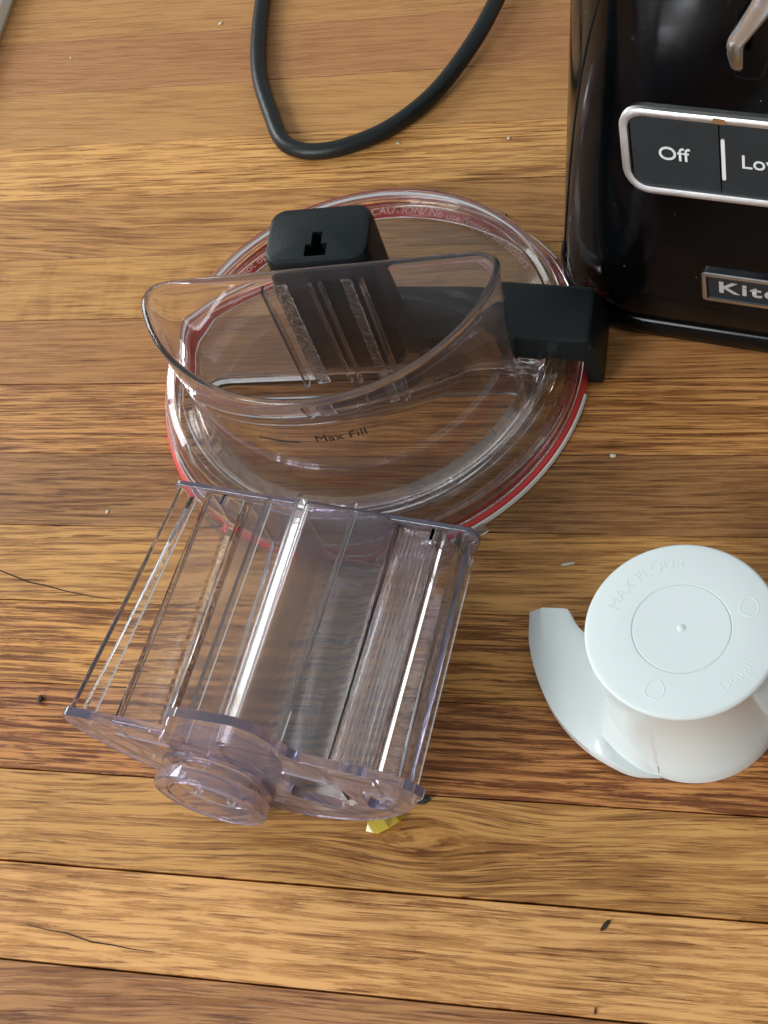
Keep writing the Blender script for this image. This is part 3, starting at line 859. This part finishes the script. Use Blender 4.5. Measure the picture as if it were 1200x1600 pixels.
from_bm('badge_letters', onface(bm, BU - .0420, BV - .0036), M['silver'], fb, sharp=None)
# chrome lever hanging down the front above the buttons
lp = [(.0485, .1735, .0065), (.0480, .1765, .0076), (.0478, .1820, .0084), (.0480, .1880, .0090), (.0490, .1905, .0090), (.0520, .1950, .0080), (.0575, .2040, .0070), (.0610, .2120, .0070)]
lr = [(.0014, .0012), (.0026, .0018), (.0032, .0022), (.0035, .0024), (.0035, .0024), (.0037, .0022), (.0044, .0022), (.0048, .0022)]
P = [Vector(p) for p in lp]
rings_ = []
for i, p in enumerate(P):
    f = i / (len(P) - 1) * (len(lr) - 1); k = min(int(f), len(lr) - 2); f -= k
    a = lr[k][0] * (1 - f) + lr[k + 1][0] * f; h = lr[k][1] * (1 - f) + lr[k + 1][1] * f
    t_ = (P[min(i + 1, len(P) - 1)] - P[max(i - 1, 0)]).normalized()
    sd = Vector((t_.y, -t_.x, 0)).normalized(); up = Vector((0, 0, 1))
    sec = rrect(0, 0, a, h, min(a, h) * .8, 4)
    rings_.append([p + sd * x + up * y for x, y in sec])
lb = loft([[face(q_.x, q_.y, q_.z) for q_ in r_] for r_ in rings_])
from_bm('lever', lb, M['chrome2'], fb, 70)
# dark slot behind the lever, and a housing scoop
rs = [(.0425, .163), (.0560, .163), (.0680, .200), (.0680, .222), (.0440, .222)]
rs = round_poly(rs, .005, 5)
from_bm('lever_slot', onface(loft([[(x, y, -.002) for x, y in rs], [(x, y, .0006) for x, y in rs], [(x, y, .0006) for x, y in offset(rs, .0012)], [(x, y, .0002) for x, y in offset(rs, .0016)]]), 0, 0), M['gloss'], fb, 30)
# seam between the front shell and the side
sm = []
for k in range(22):
    z = .016 + .0095 * k; f = k / 21
    hw = HW - SIDE * z; an = R(205 + 22 * f + 18 * f ** 3)
    sm.append(Vector((UC - hw + RC + RC * math.cos(an), LEAN * z + DY + RC + RC * math.sin(an), z)))
from_bm('body_seam', tube(sm, .00055, 6), M['seam'], fb)
from_bm('frame_stain', onface(prism(round_poly([(-.0032, -.0012), (.0030, -.0014), (.0024, .0012), (-.0026, .0016)], .0008, 3), .0026, .00285), .0385, .1429), M['rust'], fb)

du = bmesh.new(); r_ = random.Random(5)
for k in range(22):
    u = r_.uniform(-.02, .10); v = r_.uniform(.02, .20)
    if -.012 < u and .094 < v < .149: continue
    a = r_.choice((.00010, .00013, .00018)); p = face(u, v, .0001)
    q_ = [p + Vector((a * math.cos(t_) * r_.uniform(.6, 1.6), 0, a * math.sin(t_))) for t_ in (0, 1.3, 2.5, 3.8, 5.1)]
    c_ = [x + Vector((0, -.00015, 0)) for x in q_]
    add_loft(du, [q_, c_])
o = from_bm('dust', du, M['speck'], fb, None); o['kind'] = 'stuff'

# ------------------------------------------------------------------ power cord
cp = [(-.145, .52, .006), (-.138, .42, .005), (-.1310, .3580, .0050), (-.1262, .3180, .0048), (-.1190, .2870, .0047), (-.1060, .2570, .0047), (-.0960, .2380, .0047), (-.0860, .2305, .0047),
      (-.0730, .2280, .0047), (-.0560, .2310, .0048), (-.0330, .2430, .0050), (-.0115, .2660, .0058), (.0050, .2980, .0075), (.0160, .3300, .0095), (.030, .39, .011), (.06, .46, .010), (.12, .52, .008)]
cord = tag(from_bm('power_cord', tube(catmull(cp, 8), .0047, 16), M['cord']), 'black rubber power cord looping over the boards behind the lid', 'cord')

# ------------------------------------------------------------------ small litter on the floor
def blob(name, x, y, rx, ry, rz_, mat, rot=0, seed=1, h=None):
    r_ = random.Random(seed); bm = bmesh.new()
    bmesh.ops.create_icosphere(bm, subdivisions=2, radius=1)
    for v in bm.verts:
        j = 1 + r_.uniform(-.22, .22); v.co *= j
        px, py = v.co.x * rx, v.co.y * ry
        v.co = Vector((px * math.cos(rot) - py * math.sin(rot), px * math.sin(rot) + py * math.cos(rot), max(v.co.z, -.8) * rz_ + rz_ * .8))
    o = from_bm(name, bm, mat, None, 60); o.location = (x, y, .0002); return o
tag(blob('crumb', .0402, -.1420, .0030, .0020, .0016, M['crumb'], .4, 3), 'dark lump of dried food by the near right end of the clear pusher', 'crumb')
tag(blob('crumb', -.1512, -.1046, .0010, .0024, .0010, M['crumb'], .1, 4), 'small dark seed lying on the boards left of the pusher', 'seed')
tag(blob('crumb', .1214, -.1889, .0029, .0009, .0006, M['crumb'], .95, 5), 'thin dark sliver on the pale board near the bottom right', 'fleck')
tag(blob('crumb', .1203, -.2224, .0004, .0016, .0004, M['crumb'], .0, 6), 'tiny dark splinter on the pale board below the dark sliver', 'fleck')
for i, (x, y, r, lb_) in enumerate([(.1063, .0318, .0011, 'white crumb on the board between the lid and the dough blade'),
                                   (-.1566, .3404, .0010, 'white crumb on the far boards left of the cord'),
                                   (.0332, .2344, .0008, 'white crumb on the golden board between cord and processor'),
                                   (-.0290, .2349, .0008, 'white crumb close under the bend of the cord'),
                                   (-.1434, -.0022, .0008, 'white crumb on the boards left of the pusher\'s far end'),
                                   (-.2510, .3200, .0006, 'white crumb nearest the white skirting board')]):
    tag(blob('crumb', x, y, r * 1.3, r, r * .5, M['speck'], i, 20 + i), lb_, 'crumb', 'pale crumbs on the floor')
tag(blob('crumb', .0908, -.0261, .0030, .0007, .0004, M['speck'], .2, 40), 'pale shred on the boards just left of the white dough blade', 'crumb')
# crumpled yellow film
bm = bmesh.new()
wp = [(-.0075, -.0020, .0006), (-.0062, .0012, .0030), (-.0030, -.0036, .0012), (-.0012, .0030, .0042), (.0016, -.0022, .0024), (.0030, .0036, .0010), (.0060, -.0004, .0038), (.0078, .0030, .0008), (.0050, .0040, .0004), (-.0045, .0038, .0005)]
wv = [bm.verts.new(p) for p in wp]
for f_ in ((0, 2, 1), (1, 2, 3), (2, 4, 3), (3, 4, 5), (4, 6, 5), (5, 6, 7), (5, 7, 8), (1, 3, 9), (3, 5, 9), (0, 1, 9)): bm.faces.new([wv[i] for i in f_])
bmesh.ops.solidify(bm, geom=bm.faces[:], thickness=.00012)
sc_ = from_bm('wrapper_scrap', bm, M['foil'], None, 20); sc_.location = (.0252, -.1538, .0003); sc_.scale = (1.15, 1.15, 1.0); sc_.rotation_euler = (0, 0, .15)
tag(sc_, 'crumpled scrap of yellow film on the boards at the near edge of the clear pusher', 'wrapper')
